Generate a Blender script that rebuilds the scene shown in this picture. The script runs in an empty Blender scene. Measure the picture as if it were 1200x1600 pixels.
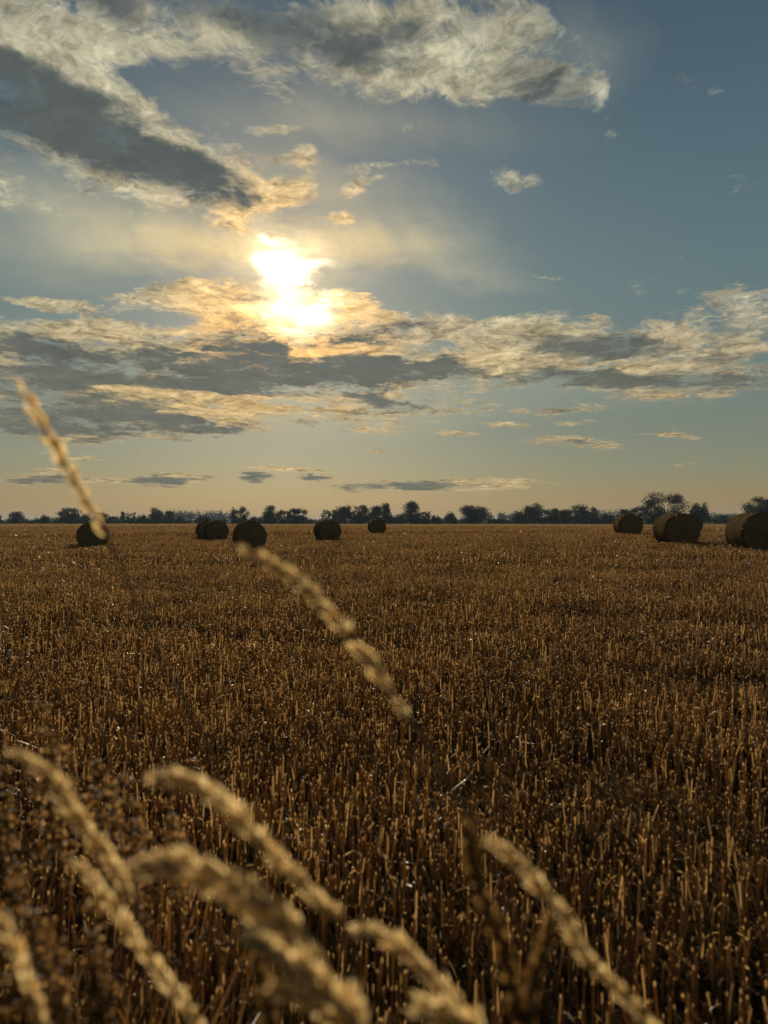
import bpy, bmesh, math, random
import numpy as np
from mathutils import Vector, Matrix
R = math.radians
sc = bpy.context.scene
COL = sc.collection
rnd = random.Random(11)
rng = np.random.default_rng(11)

# ---------------------------------------------------------------- camera
FPX = 1109.0            # focal length of the photograph in its own pixels (1200 x 1600)
HZ = 815.5              # row of the true horizon
CAM_H = 1.22
cam_d = bpy.data.cameras.new('camera')
cam = bpy.data.objects.new('camera', cam_d)
COL.objects.link(cam)
sc.camera = cam
cam_d.sensor_fit = 'VERTICAL'
cam_d.sensor_height = 36.0
cam_d.lens = 36.0 * FPX / 1600.0
cam_d.clip_start = 0.05
cam_d.clip_end = 30000
PITCH = math.atan((HZ - 800.0) / FPX)
cam.location = (0, 0, CAM_H)
cam.rotation_euler = (R(90) + PITCH, 0, 0)
cam_d.dof.use_dof = True
cam_d.dof.focus_distance = 32.0
cam_d.dof.aperture_fstop = 3.3
cam_d.dof.aperture_blades = 0

def ray(px, py):
    """direction through a photo pixel, world space"""
    v = Vector(((px - 600.0) / FPX, 1.0, (800.0 - py) / FPX))
    v = Matrix.Rotation(PITCH, 3, 'X') @ v
    return v.normalized()

def at(px, py, Y):
    d = ray(px, py)
    return Vector((0, 0, CAM_H)) + d * (Y / d.y)

def tag(o, label=None, cat=None, group=None, kind=None):
    if label: o['label'] = label
    if cat: o['category'] = cat
    if group: o['group'] = group
    if kind: o['kind'] = kind
    return o

def empty(name, loc, rz=0.0):
    o = bpy.data.objects.new(name, None)
    COL.objects.link(o)
    o.location = loc
    o.rotation_euler = (0, 0, rz)
    o.empty_display_size = 0.2
    return o

def link(name, me, mat=None, parent=None):
    o = bpy.data.objects.new(name, me)
    COL.objects.link(o)
    if mat is not None and not me.materials:
        me.materials.append(mat)
    if parent is not None:
        o.parent = parent
    return o

def np_mesh(name, verts, quads=None, tris=None, smooth=False):
    """fast mesh from numpy arrays"""
    me = bpy.data.meshes.new(name)
    verts = np.asarray(verts, np.float32)
    me.vertices.add(len(verts))
    me.vertices.foreach_set('co', verts.ravel())
    loops, starts = [], []
    n = 0
    if quads is not None and len(quads):
        q = np.asarray(quads, np.int32)
        loops.append(q.ravel()); starts.append(np.arange(len(q), dtype=np.int32) * 4); n = q.size
    if tris is not None and len(tris):
        t = np.asarray(tris, np.int32)
        loops.append(t.ravel()); starts.append(np.arange(len(t), dtype=np.int32) * 3 + n)
    L = np.concatenate(loops); S = np.concatenate(starts)
    me.loops.add(len(L)); me.loops.foreach_set('vertex_index', L)
    me.polygons.add(len(S)); me.polygons.foreach_set('loop_start', S)
    if smooth:
        me.polygons.foreach_set('use_smooth', np.ones(len(S), bool))
    me.update(calc_edges=True)
    return me

# ---------------------------------------------------------------- node helper
class N:
    """tiny expression wrapper over shader sockets"""
    tree = None
    def __init__(self, s): self.s = s
    @staticmethod
    def put(inp, v):
        if isinstance(v, N): N.tree.links.new(v.s, inp)
        else: inp.default_value = v
    @staticmethod
    def math(op, a, b=None, c=None, clamp=False):
        n = N.tree.nodes.new('ShaderNodeMath'); n.operation = op; n.use_clamp = clamp
        N.put(n.inputs[0], a)
        if b is not None: N.put(n.inputs[1], b)
        if c is not None: N.put(n.inputs[2], c)
        return N(n.outputs[0])
    @staticmethod
    def vec(op, a, b=None, out=0):
        n = N.tree.nodes.new('ShaderNodeVectorMath'); n.operation = op
        N.put(n.inputs[0], a)
        if b is not None:
            if op == 'SCALE': N.put(n.inputs[3], b)
            else: N.put(n.inputs[1], b)
        return N(n.outputs[out])
    def __add__(a, b): return N.math('ADD', a, b)
    def __radd__(a, b): return N.math('ADD', b, a)
    def __sub__(a, b): return N.math('SUBTRACT', a, b)
    def __rsub__(a, b): return N.math('SUBTRACT', b, a)
    def __mul__(a, b): return N.math('MULTIPLY', a, b)
    def __rmul__(a, b): return N.math('MULTIPLY', b, a)
    def __truediv__(a, b): return N.math('DIVIDE', a, b)
    def __rtruediv__(a, b): return N.math('DIVIDE', b, a)
    def smooth(a, lo, hi, o0=0.0, o1=1.0):
        n = N.tree.nodes.new('ShaderNodeMapRange'); n.interpolation_type = 'SMOOTHSTEP'
        N.put(n.inputs['Value'], a); N.put(n.inputs['From Min'], lo); N.put(n.inputs['From Max'], hi)
        n.inputs['To Min'].default_value = o0; n.inputs['To Max'].default_value = o1
        return N(n.outputs[0])
    def lin(a, lo, hi, o0=0.0, o1=1.0):
        n = N.tree.nodes.new('ShaderNodeMapRange'); n.interpolation_type = 'LINEAR'
        N.put(n.inputs['Value'], a); n.inputs['From Min'].default_value = lo; n.inputs['From Max'].default_value = hi
        n.inputs['To Min'].default_value = o0; n.inputs['To Max'].default_value = o1
        return N(n.outputs[0])
    @staticmethod
    def xyz(x, y, z):
        n = N.tree.nodes.new('ShaderNodeCombineXYZ')
        N.put(n.inputs[0], x); N.put(n.inputs[1], y); N.put(n.inputs[2], z)
        return N(n.outputs[0])
    def sep(a):
        n = N.tree.nodes.new('ShaderNodeSeparateXYZ'); N.put(n.inputs[0], a)
        return N(n.outputs[0]), N(n.outputs[1]), N(n.outputs[2])
    @staticmethod
    def noise(v, scale, detail=4, rough=0.55, lac=2.0, dist=0.0, color=False):
        n = N.tree.nodes.new('ShaderNodeTexNoise')
        if v is not None: N.put(n.inputs['Vector'], v)
        N.put(n.inputs['Scale'], scale); n.inputs['Detail'].default_value = detail
        n.inputs['Roughness'].default_value = rough; n.inputs['Lacunarity'].default_value = lac
        n.inputs['Distortion'].default_value = dist
        return N(n.outputs['Color' if color else 'Fac'])
    def ramp(a, stops, interp='LINEAR'):
        n = N.tree.nodes.new('ShaderNodeValToRGB'); N.put(n.inputs[0], a)
        cr = n.color_ramp; cr.interpolation = interp
        while len(cr.elements) < len(stops): cr.elements.new(0.5)
        for e, (p, c) in zip(cr.elements, sorted(stops, key=lambda s: s[0])):
            e.position = p; e.color = (*c[:3], 1)
        return N(n.outputs[0])
    @staticmethod
    def mix(f, a, b, blend='MIX'):
        n = N.tree.nodes.new('ShaderNodeMix'); n.data_type = 'RGBA'; n.blend_type = blend
        n.clamp_factor = True
        N.put(n.inputs[0], f)
        for i, v in ((6, a), (7, b)):
            if isinstance(v, N): N.put(n.inputs[i], v)
            else: n.inputs[i].default_value = (*v[:3], 1)
        return N(n.outputs[2])

def lin(r, g, b):
    """sRGB 0-255 to linear"""
    f = lambda c: c / 12.92 if c <= 0.04045 else ((c + 0.055) / 1.055) ** 2.4
    return (f(r / 255), f(g / 255), f(b / 255))
# ---------------------------------------------------------------- sky, sun
SUN_PX = (449, 440)
sd = ray(*SUN_PX)
SUN_EL = math.asin(sd.z)
SUN_AZ = math.atan2(sd.x, sd.y)          # clockwise from +Y
sun_d = bpy.data.lights.new('sun', 'SUN')
sun = bpy.data.objects.new('sun', sun_d)
COL.objects.link(sun)
sun_d.energy = 4.9
sun_d.angle = R(0.5)
sun_d.color = (1.0, 0.865, 0.655)
sun.rotation_euler = sd.to_track_quat('Z', 'Y').to_euler()
sun.location = (0, 0, 60)

def azel(px, py):
    d = ray(px, py)
    return math.atan2(d.x, d.y), math.asin(d.z)

# cloud banks: centre, half sizes, tilt (clockwise, degrees) in the angles the photograph was taken at;
# they are turned into azimuth / elevation on the sky
CLOUD = [   # cx, cy, rx, ry, tilt, weight
    (60, 60, 230, 110, 10, .75), (250, 40, 240, 75, 5, .75), (480, 70, 330, 110, 8, 1.0), (690, 95, 250, 78, 5, .9),
    (800, 40, 110, 60, -15, .6), (800, 140, 190, 48, 4, .9), (880, 130, 90, 26, 6, .5), (690, 150, 120, 40, 5, .5), (620, 30, 200, 70, 3, .8),
    (120, 170, 330, 130, 24, .8), (270, 240, 250, 95, 25, .9), (60, 250, 260, 80, 10, .7), (330, 280, 130, 45, 20, .6),
    (200, 160, 190, 50, 24, .35),
    (395, 195, 60, 20, 5, .7), (630, 205, 50, 22, 0, .65), (605, 268, 110, 30, 0, .6), (570, 300, 45, 16, 0, .65), (465, 258, 50, 25, 20, .6),
    (470, 303, 50, 26, 10, .7), (790, 290, 50, 45, 30, .75), (830, 290, 36, 26, -20, .7), (410, 325, 130, 36, -14, .9), (528, 343, 48, 17, 8, .85),
    (220, 463, 85, 15, 3, .75), (130, 478, 130, 16, 3, .7), (40, 470, 90, 12, 3, .5), (280, 450, 130, 34, 8, .8), (310, 478, 120, 30, 3, .8),
    (90, 515, 210, 45, 0, .85), (250, 540, 230, 55, 0, 1.0), (40, 545, 160, 34, 0, .8),
    (300, 590, 520, 60, 0, 1.15), (560, 585, 190, 45, 2, .8), (120, 650, 330, 60, 2, 1.1), (600, 640, 190, 50, -3, .9), (330, 655, 200, 40, 3, .85), (280, 620, 220, 45, 6, .6),
    (500, 505, 260, 75, 5, .95), (620, 520, 190, 65, 4, .9), (420, 530, 200, 50, 0, .8), (700, 505, 90, 22, 4, .6),
    (850, 535, 170, 62, -4, .95), (960, 565, 280, 55, 3, .95), (1130, 525, 190, 80, -6, .9), (1180, 480, 110, 35, -4, .75), (760, 575, 110, 45, 0, .75), (1010, 600, 290, 30, 1, .8),
    (835, 500, 60, 28, -18, .5), (1040, 515, 70, 26, 10, .55), (925, 495, 24, 9, 5, .6),
    (880, 640, 100, 10, 1, .75), (805, 665, 62, 8, 1, .75), (905, 664, 60, 7, 2, .6), (890, 687, 110, 14, 5, .85), (722, 679, 55, 8, 2, .85), (850, 425, 50, 8, 2, .6),
    (1030, 680, 60, 5, 1, .5), (450, 732, 90, 7, 1, .85), (590, 708, 34, 6, 3, .6), (760, 755, 150, 16, 0, .7), (660, 758, 120, 13, 1, .8), (250, 751, 110, 14, -2, 1.1), (90, 749, 110, 11, -2, 1.1),
    (400, 747, 36, 11, 0, .75), (490, 746, 46, 11, -4, .7), (540, 761, 66, 11, 1, .75), (200, 685, 200, 8, 2, .6), (110, 712, 110, 6, 1, .55), (80, 735, 60, 5, 1, .45), (330, 728, 50, 5, 1, .5),
    (150, 432, 200, 18, 1, -.55), (90, 452, 150, 12, 2, -.5), (250, 500, 110, 12, 4, -.5), (300, 425, 80, 14, 0, -.4), (585, 455, 90, 24, 10, -.6), (60, 495, 90, 8, 0, -.35), (700, 545, 60, 14, 0, -.35), (560, 610, 130, 8, 0, -.4), (240, 608, 150, 7, 5, -.45), (430, 690, 300, 12, 0, -.5),
    (430, 372, 70, 16, 20, .5), (60, 330, 150, 30, 5, .45), (30, 110, 160, 120, 30, .5), (180, 60, 180, 80, 20, .4), (140, 90, 60, 60, 40, -.35), (230, 110, 110, 26, 42, -.5), (330, 165, 150, 22, 10, -.5), (640, 470, 60, 40, 0, -.2), (960, 490, 70, 22, 20, -.3), (735, 520, 40, 26, 0, -.2), (335, 385, 40, 10, 0, .35),
]
DARK = [
    (260, 612, 200, 13, 5, -1.3), (430, 640, 210, 20, 0, -1.1), (620, 660, 130, 14, 0, -1.0), (480, 545, 60, 12, 0, -.8), (200, 520, 200, 14, 0, -.7), (640, 545, 100, 14, 5, -.8), (760, 560, 90, 24, 0, -.6), (960, 572, 160, 10, 2, -.8), (330, 560, 90, 8, 0, -.5),
    (150, 205, 330, 66, 25, 1.7), (310, 275, 140, 40, 27, 1.3), (60, 130, 150, 45, 20, .5), (30, 190, 140, 70, 15, .9),
    (290, 10, 200, 50, 5, .5), (200, 30, 90, 40, 20, .3), (520, 95, 160, 55, 10, .8), (860, 135, 110, 45, 5, .65), (630, 55, 130, 45, 0, .55), (90, 25, 110, 40, 0, .4), (450, 30, 120, 50, 0, .5),
    (250, 545, 160, 28, 0, .75), (80, 535, 150, 20, 0, .6), (310, 588, 560, 46, 0, 1.7), (570, 580, 190, 28, 3, 1.0), (110, 650, 330, 50, 3, 1.7), (330, 668, 130, 22, 4, .7),
    (590, 632, 120, 18, -2, .95), (540, 660, 110, 18, -2, .7), (610, 512, 110, 26, -8, .95), (395, 541, 95, 25, 0, .95), (560, 558, 90, 13, 2, .8), (480, 600, 200, 24, 0, .7),
    (900, 545, 170, 30, 3, .85), (830, 545, 110, 26, -8, .5), (1010, 596, 320, 20, 0, 1.05), (880, 580, 190, 22, 0, .65), (1060, 560, 140, 26, 6, .5), (640, 575, 120, 20, 0, .6),
    (645, 759, 110, 12, 0, .95), (250, 751, 95, 12, -2, 1.0), (90, 749, 100, 9, -2, .9), (400, 747, 36, 11, 0, .9), (490, 746, 46, 11, -4, .9), (540, 761, 66, 11, 1, .9),
    (880, 641, 50, 5, 1, .5), (890, 690, 60, 6, 4, .5), (450, 733, 50, 4, 1, .5), (720, 680, 36, 5, 1, .5),
]
VEIL = [
    (330, 382, 480, 60, 2, .8), (640, 395, 190, 42, 6, .6), (150, 390, 330, 45, 0, .5), (440, 400, 240, 80, 0, .55), (560, 640, 260, 60, 0, .45), (880, 600, 300, 60, 0, .35), (520, 300, 260, 60, 15, .35), (80, 300, 260, 60, 12, .5), (880, 90, 160, 90, 10, .3), (450, 190, 200, 50, 5, .3), (200, 340, 330, 70, 10, .4),
    (650, 200, 300, 60, 5, .25), (750, 430, 120, 26, 8, .35), (70, 430, 160, 40, 0, .3),
]

world = bpy.data.worlds.new("World")
sc.world = world
world.use_nodes = True
nt = world.node_tree
nt.nodes.clear()
N.tree = nt
out = nt.nodes.new('ShaderNodeOutputWorld')
bg = nt.nodes.new('ShaderNodeBackground')
nt.links.new(bg.outputs[0], out.inputs[0])
tc = nt.nodes.new('ShaderNodeTexCoord')
D = N.vec('NORMALIZE', N(tc.outputs['Generated']))
dx, dy, dz = D.sep()
az = N.math('ARCTAN2', dx, dy)
el = N.math('ARCSINE', dz)
sky = nt.nodes.new('ShaderNodeTexSky')
sky.sky_type = 'NISHITA'
sky.sun_disc = False
sky.sun_elevation = SUN_EL
sky.sun_rotation = SUN_AZ
sky.altitude = 50
sky.air_density = 1.0
sky.dust_density = 2.0
sky.ozone_density = 2.0
NISH = N(sky.outputs[0])
elc = N.math('MAXIMUM', dz, 0.0)
# angle from the sun, degrees
cs = N.vec('DOT_PRODUCT', D, tuple(sd), out=1)
sang = N.math('ARCCOSINE', N.math('MINIMUM', cs, 1.0)) * 57.2958

def banks(P, L):
    acc = None
    for cx, cy, rx, ry, t, w in L:
        if ry <= 20 and w > 0: w *= 1.4
        if ry <= 20 and w < 0: w *= 1.3
        c = Vector(azel(cx, cy))
        ct, st = math.cos(R(t)), math.sin(R(t))
        a1 = Vector(azel(cx + rx * ct * .5, cy + rx * st * .5)) - Vector(azel(cx - rx * ct * .5, cy - rx * st * .5))
        a2 = Vector(azel(cx - ry * st * .5, cy + ry * ct * .5)) - Vector(azel(cx + ry * st * .5, cy - ry * ct * .5))
        m = nt.nodes.new('ShaderNodeMapping'); m.vector_type = 'TEXTURE'
        N.put(m.inputs[0], P)
        m.inputs[1].default_value = (c.x, c.y, 0)
        m.inputs[2].default_value = (0, 0, math.atan2(a1.y, a1.x))
        m.inputs[3].default_value = (a1.length, a2.length, 1)
        g = nt.nodes.new('ShaderNodeTexGradient'); g.gradient_type = 'SPHERICAL'
        nt.links.new(m.outputs[0], g.inputs[0])
        v = N(g.outputs[1])
        acc = v * w if acc is None else N.math('MULTIPLY_ADD', v, w, acc)
    return acc

# coordinates on a flat cloud deck seen in perspective
den = N.math('MAXIMUM', dz, 0.0) + 0.13
Q = N.xyz(dx / den, dy / den, 0.35)
warp = N.vec('SUBTRACT', N.noise(Q, 2.2, 5, .6, color=True), (0.5, 0.5, 0.5))
warp2 = N.vec('SUBTRACT', N.noise(Q, 9.0, 4, .6, color=True), (0.5, 0.5, 0.5))
wamt = N.math('MULTIPLY_ADD', elc, 0.22, 0.014)
P0 = N.xyz(az, el, 0.0)
W = N.vec('ADD', N.vec('MULTIPLY', N.vec('SCALE', warp, wamt), (1.6, 0.8, 0)), N.vec('MULTIPLY', N.vec('SCALE', warp2, wamt), (.5, .28, 0)))
P = N.vec('ADD', P0, W)
M = banks(P, CLOUD)
K = banks(P, DARK)
V = banks(P, VEIL)
Qw = N.vec('ADD', Q, N.vec('SCALE', warp, 0.5))
f1 = N.noise(Qw, 3.0, 10, .62)
f2 = N.noise(Qw, 8.0, 8, .65)
fd = N.noise(N.vec('ADD', Qw, (7.3, 2.1, 0)), 2.4, 7, .55)
# streaky fine fibre noise, along the wind
Qs = N.vec('MULTIPLY', N.vec('ADD', N.xyz(dx * 0.8 + dy * 0.6, dy * 0.8 - dx * 0.6, 0.0), N.vec('SCALE', warp, .10)), (5, 26, 1))
fs = N.noise(Qs, 1.0, 5, .6)
# clouds elsewhere in the sky (out of the picture)
behind = N.math('ABSOLUTE', az).smooth(0.75, 1.1)
M = M + behind * 0.25
sunQ = (sd.x / (sd.z + 0.13), sd.y / (sd.z + 0.13), 0.35)
toS = N.vec('SCALE', N.vec('NORMALIZE', N.vec('SUBTRACT', sunQ, Q)), 0.035)
f2b = N.noise(N.vec('ADD', Qw, toS), 8.0, 6, .65)
f3 = N.noise(Qw, 30.0, 5, .6)
strata = (N.noise(N.vec('MULTIPLY', N.vec('ADD', P, N.vec('SCALE', W, .6)), (7, 62, 1)), 1.0, 4, .6) - 0.5) * dz.smooth(.40, .20)
Mc = 1.0 - N.math('EXPONENT', M * -1.35)
Kc = 1.0 - N.math('EXPONENT', K * -1.25)
cov = Mc + (f1 - 0.5) * 1.7 + (f2 - 0.5) * 0.8 + (f3 - 0.5) * 0.62 + (fs - 0.5) * dz.smooth(.1, .3) * 0.7 + strata * 1.25 - dz.smooth(.30, .52) * 0.05
alpha = cov.smooth(0.25, 0.76)
dk = (Kc + (fd - 0.5) * 1.4 + (f2 - 0.5) * 0.9 + (f3 - 0.5) * 0.45 + strata * 2.0 + (Mc - 0.8) * 0.2).smooth(0.05, 0.72)
lit = f2 - f2b

# blue sky: the physical sky, tuned for the low haze by elevation
GRAD = [(0.0, lin(160, 134, 92)), (0.05, lin(156, 136, 96)), (0.085, lin(146, 138, 104)), (0.13, lin(134, 138, 114)), (0.20, lin(122, 133, 118)),
        (0.30, lin(112, 131, 124)), (0.51, lin(100, 125, 128)), (0.70, lin(86, 112, 122)), (0.857, lin(75, 99, 112)), (1.0, lin(66, 88, 104))]
grad = N.math('MULTIPLY', elc, 1.6, clamp=True).ramp(GRAD)
base = N.vec('ADD', N.vec('SCALE', grad, 0.78), N.vec('SCALE', NISH, 0.005))

glow = N.math('EXPONENT', sang * (-1 / 5.0))
glow2 = N.math('EXPONENT', sang * (-1 / 20.0))
lowg = dz.smooth(0.36, 0.14)
bright = (sang * (1 / 60.0)).ramp([(0.0, (1.5, 1.05, 0.50)), (0.065, (1.08, 0.70, 0.28)), (0.115, (0.80, 0.56, 0.27)), (0.17, (0.56, 0.48, 0.31)), (0.30, (0.49, 0.45, 0.31)), (0.55, (0.42, 0.40, 0.30)), (1.0, (0.36, 0.36, 0.30))])
bright = N.mix(lowg * 0.85, bright, N.mix(1.0, bright, (1.12, 0.88, 0.58), 'MULTIPLY'))
tex = N.math('MULTIPLY_ADD', f2 - 0.5, -1.2, 0.98) + (fs - 0.5) * 0.5 + lit * -2.2 + (f3 - .5) * .75
bright = N.vec('SCALE', bright, tex)
darkc = N.mix(lowg, (0.092, 0.107, 0.103), (0.140, 0.142, 0.116))
darkc = N.vec('SCALE', darkc, N.math('MULTIPLY_ADD', f1 - 0.5, 0.9, 1.0) + (f2 - .5) * -0.7 + (f3 - .5) * .3 + glow2 * 0.2)
cloudc = N.mix(dk, bright, darkc)
# thin veil
vcol = (sang * (1 / 40.0)).ramp([(0.0, (1.2, 0.82, 0.38)), (0.12, (0.80, 0.61, 0.32)), (0.3, (0.60, 0.53, 0.34)), (0.6, (0.42, 0.42, 0.32)), (1.0, (0.34, 0.36, 0.30))])
va = N.math('MULTIPLY', V * N.math('MULTIPLY_ADD', fs - 0.5, 1.4, 0.8) , 0.9, clamp=True)
s0 = N.mix(va, base, vcol)
s0 = N.mix(N.math('MULTIPLY', glow, 0.32, clamp=True), s0, (1.1, 0.78, 0.36))
s1 = N.mix(alpha, s0, cloudc)
# the sun's own blaze behind the broken cloud
sp = Vector(azel(450, 425)); sx = 62 / FPX; sy = 78 / FPX
def blob(px, py, rx, ry):
    c = azel(px, py)
    ux = (N(P.sep()[0].s) - c[0]) * (FPX / rx)
    uy = (N(P.sep()[1].s) - c[1]) * (FPX / ry)
    return N.math('EXPONENT', (ux * ux + uy * uy) * -1.0)
core = blob(446, 424, 25, 22) * 1.2 + blob(450, 462, 34, 42) * 1.1 + blob(462, 492, 50, 20) * 0.75 + blob(388, 480, 44, 12) * .8 + blob(515, 470, 30, 9) * .6 + blob(480, 425, 34, 7) * .5 + blob(438, 373, 22, 6) * .5 + blob(448, 440, 100, 85) * 0.07
brk = (1.0 - (f1 - 0.42).smooth(0.0, 0.16) * (el.smooth(azel(450, 400)[1], azel(450, 470)[1])) * 0.75)
core = core * N.math('MAXIMUM', N.math('MULTIPLY_ADD', f2 - 0.5, 5.0, 1.0), 0.03) * (1.0 - dk * 0.85) * brk
core = N.math('MAXIMUM', core, 0.0)
sunadd = N.vec('SCALE', (3.0, 2.55, 1.65), core)
fin = N.vec('ADD', s1, sunadd)
below = dz.smooth(-0.02, 0.0)
fin = N.mix(below, (0.05, 0.04, 0.025), fin)
N.put(bg.inputs[0], N.vec('SCALE', fin, 10.0))
bg.inputs[1].default_value = 0.10
world.cycles.sampling_method = 'MANUAL'
world.cycles.sample_map_resolution = 512

sc.view_settings.view_transform = 'Standard'
sc.view_settings.look = 'None'
sc.view_settings.exposure = 0.0
sc.view_settings.gamma = 1.0
sc.view_settings.use_curve_mapping = False
# ---------------------------------------------------------------- terrain
BALE_D = 1.25
# left, right, top, bottom in the photograph; yaw of the near face; label
BALES = [
    (122, 169, 822, 863, 14, 'dark round straw bale at the far left, touched by the nodding grass spike'),
    (310, 338, 812, 843, 22, 'round straw bale half hidden behind its neighbour, in the pair left of centre'),
    (318, 356, 812, 845, 23, 'round straw bale in front of its half hidden neighbour, in the pair left of centre'),
    (364, 415, 815, 861, 17, 'round straw bale just above the tip of the middle grass spike'),
    (490, 533, 808, 843, 18, 'round straw bale standing alone in the middle, below the broad dark trees'),
    (574, 604, 807, 832, 8, 'smallest round straw bale, farthest out in the field near the centre'),
    (959, 1003, 800, 835, -2, 'round straw bale leftmost in the right hand row, in front of dark trees'),
    (1064, 1090, 803, 829, 0, 'round straw bale almost hidden behind the bale below the tallest tree'),
    (1023, 1090, 793, 845, 1, 'large round straw bale below the tallest tree, hiding another bale behind it'),
    (1133, 1222, 790, 851, -1, 'largest round straw bale, cut off by the right edge of the picture'),
]
CTRL = []
bale_pos = []
for x0, x1, t, b, yaw, lab in BALES:
    H = BALE_D * 0.965
    Y = FPX * H / (b - t)
    p = at((x0 + x1) / 2 + (0 if x1 < 1195 else 0), b - 1.0, Y)
    if lab.startswith('round straw bale almost'):      # ground row of the hidden one follows its neighbours
        p = at((x0 + x1) / 2, b, 45.0); Y = 45.0
    bale_pos.append((p, Y))
    CTRL.append((p.x, p.y, p.z))
CTRL += [(60, 60, .55), (110, 140, .35), (30, 120, .3), (-60, 60, -.3), (-40, 120, -.1), (0, 100, .12), (0, 8, 0.), (5, 9, .05), (-6, 9, -.02), (0, 15, 0), (12, 12, .2), (-12, 12, -.1), (5, 18, .15)]
CX = np.array(CTRL)
def gz(x, y):
    x = np.asarray(x, float); y = np.asarray(y, float)
    d2 = (x[..., None] - CX[:, 0]) ** 2 + (y[..., None] - CX[:, 1]) ** 2
    s = 6.0 + 0.10 * np.abs(CX[:, 1])
    w = np.exp(-d2 / (2 * s * s))
    z = (w * CX[:, 2]).sum(-1) / (w.sum(-1) + 0.08)
    near = np.clip((y - 3.0) / 8.0, 0, 1)
    return z * near * near * (3 - 2 * near)
def g1(x, y): return float(gz(np.array([x]), np.array([y]))[0])

u = np.linspace(-1, 1, 241)
ax = np.sinh(u * 9.2) / np.sinh(9.2) * 7000
X, Y_ = np.meshgrid(ax, ax)
Z = gz(X, Y_)
near = np.exp(-((X ** 2 + Y_ ** 2) / 30.0 ** 2))
Z = Z + near * 0.012 * (np.sin(X * 7.1 + 1.3 * np.sin(Y_ * 3.1)) * np.cos(Y_ * 8.3 + np.sin(X * 2.7)))
Vt = np.stack([X, Y_, Z], -1).reshape(-1, 3)
nn = len(ax)
i = np.arange(nn * nn).reshape(nn, nn)
Qd = np.stack([i[:-1, :-1], i[:-1, 1:], i[1:, 1:], i[1:, :-1]], -1).reshape(-1, 4)

def new_mat(name):
    m = bpy.data.materials.new(name); m.use_nodes = True
    N.tree = m.node_tree
    b = m.node_tree.nodes['Principled BSDF']
    o = m.node_tree.nodes['Material Output']
    return m, b, o
def objco(): 
    n = N.tree.nodes.new('ShaderNodeTexCoord'); return N(n.outputs['Object'])
def worldco():
    n = N.tree.nodes.new('ShaderNodeNewGeometry'); return N(n.outputs['Position'])
def bump(h, strength, dist, b):
    n = N.tree.nodes.new('ShaderNodeBump'); n.inputs['Strength'].default_value = strength; n.inputs['Distance'].default_value = dist
    N.put(n.inputs['Height'], h); N.tree.links.new(n.outputs[0], b.inputs['Normal'])

gm, b, o = new_mat('stubble_soil')
p = worldco()
px_, py_, pz_ = p.sep()
row = (px_ * 0.45 + py_ * 0.893)
wob = N.noise(p, 0.35, 3, .6) - 0.5
swath = N.noise(N.xyz((px_ * 0.893 - py_ * 0.45) * 0.03, row + wob * 0.6, 0), 0.55, 5, .65)
fine = N.noise(p, 60, 5, .7)
mid = N.noise(p, 4.5, 5, .65)
big = N.noise(p, 0.045, 4, .6)
chaff = (mid * 0.5 + fine * 0.55 + (swath - 0.5) * 0.9).smooth(0.42, 0.66)
soil = N.mix(fine, (0.016, 0.0105, 0.006), (0.042, 0.027, 0.014))
straw = N.mix(mid, (0.075, 0.044, 0.018), (0.14, 0.084, 0.036))
c = N.mix(chaff, soil, straw)
c = N.mix(1.0, c, N.mix((big + (swath - .5) * 1.4).smooth(.3, .7), (0.78, 0.74, 0.70), (1.15, 1.12, 1.05)), 'MULTIPLY')
N.put(b.inputs['Base Color'], c)
b.inputs['Roughness'].default_value = 0.85
b.inputs['Specular IOR Level'].default_value = 0.0
bump(fine * 0.5 + mid, 0.9, 0.03, b)
ground = link('field', np_mesh('field', Vt, Qd, smooth=True), gm)
tag(ground, 'harvested stubble field of dark soil and chaff running to the tree line', 'field', kind='structure')

# ---------------------------------------------------------------- straw material
def straw_mat(name, stops, trans=0.35, rough=0.42, spec=0.5, tcol=(1.0, .72, .36), attr='tint'):
    m, b, o = new_mat(name)
    a = N.tree.nodes.new('ShaderNodeAttribute'); a.attribute_name = attr
    t = N(a.outputs['Fac'])
    col = t.ramp(stops)
    oc = objco()
    fn = N.noise(oc, 140, 3, .6)
    col = N.mix(1.0, col, N.mix(fn, (0.7, 0.68, 0.64), (1.25, 1.22, 1.15)), 'MULTIPLY')
    N.put(b.inputs['Base Color'], col)
    b.inputs['Roughness'].default_value = rough
    b.inputs['Specular IOR Level'].default_value = spec
    tr = N.tree.nodes.new('ShaderNodeBsdfTranslucent')
    N.put(tr.inputs[0], N.mix(1.0, col, tcol, 'MULTIPLY'))
    mx = N.tree.nodes.new('ShaderNodeMixShader'); mx.inputs[0].default_value = trans
    N.tree.links.new(b.outputs[0], mx.inputs[1]); N.tree.links.new(tr.outputs[0], mx.inputs[2])
    N.tree.links.new(mx.outputs[0], o.inputs[0])
    return m
STRAW = straw_mat('straw', [(0.0, (0.14, 0.098, 0.054)), (0.45, (0.29, 0.204, 0.107)), (0.8, (0.37, 0.262, 0.135)), (1.0, (0.52, 0.40, 0.23))], .55, .40, .34, (1.38, 1.16, .82))
LITTER = straw_mat('litter_straw', [(0.0, (0.05, 0.033, 0.02)), (0.5, (0.14, 0.09, 0.045)), (0.85, (0.22, 0.155, 0.08)), (0.95, (0.36, 0.27, 0.15)), (1.0, (0.64, 0.53, 0.36))], .35, .65, .06)  # palest stop paints sun glints into the colour of a few straws

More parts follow.
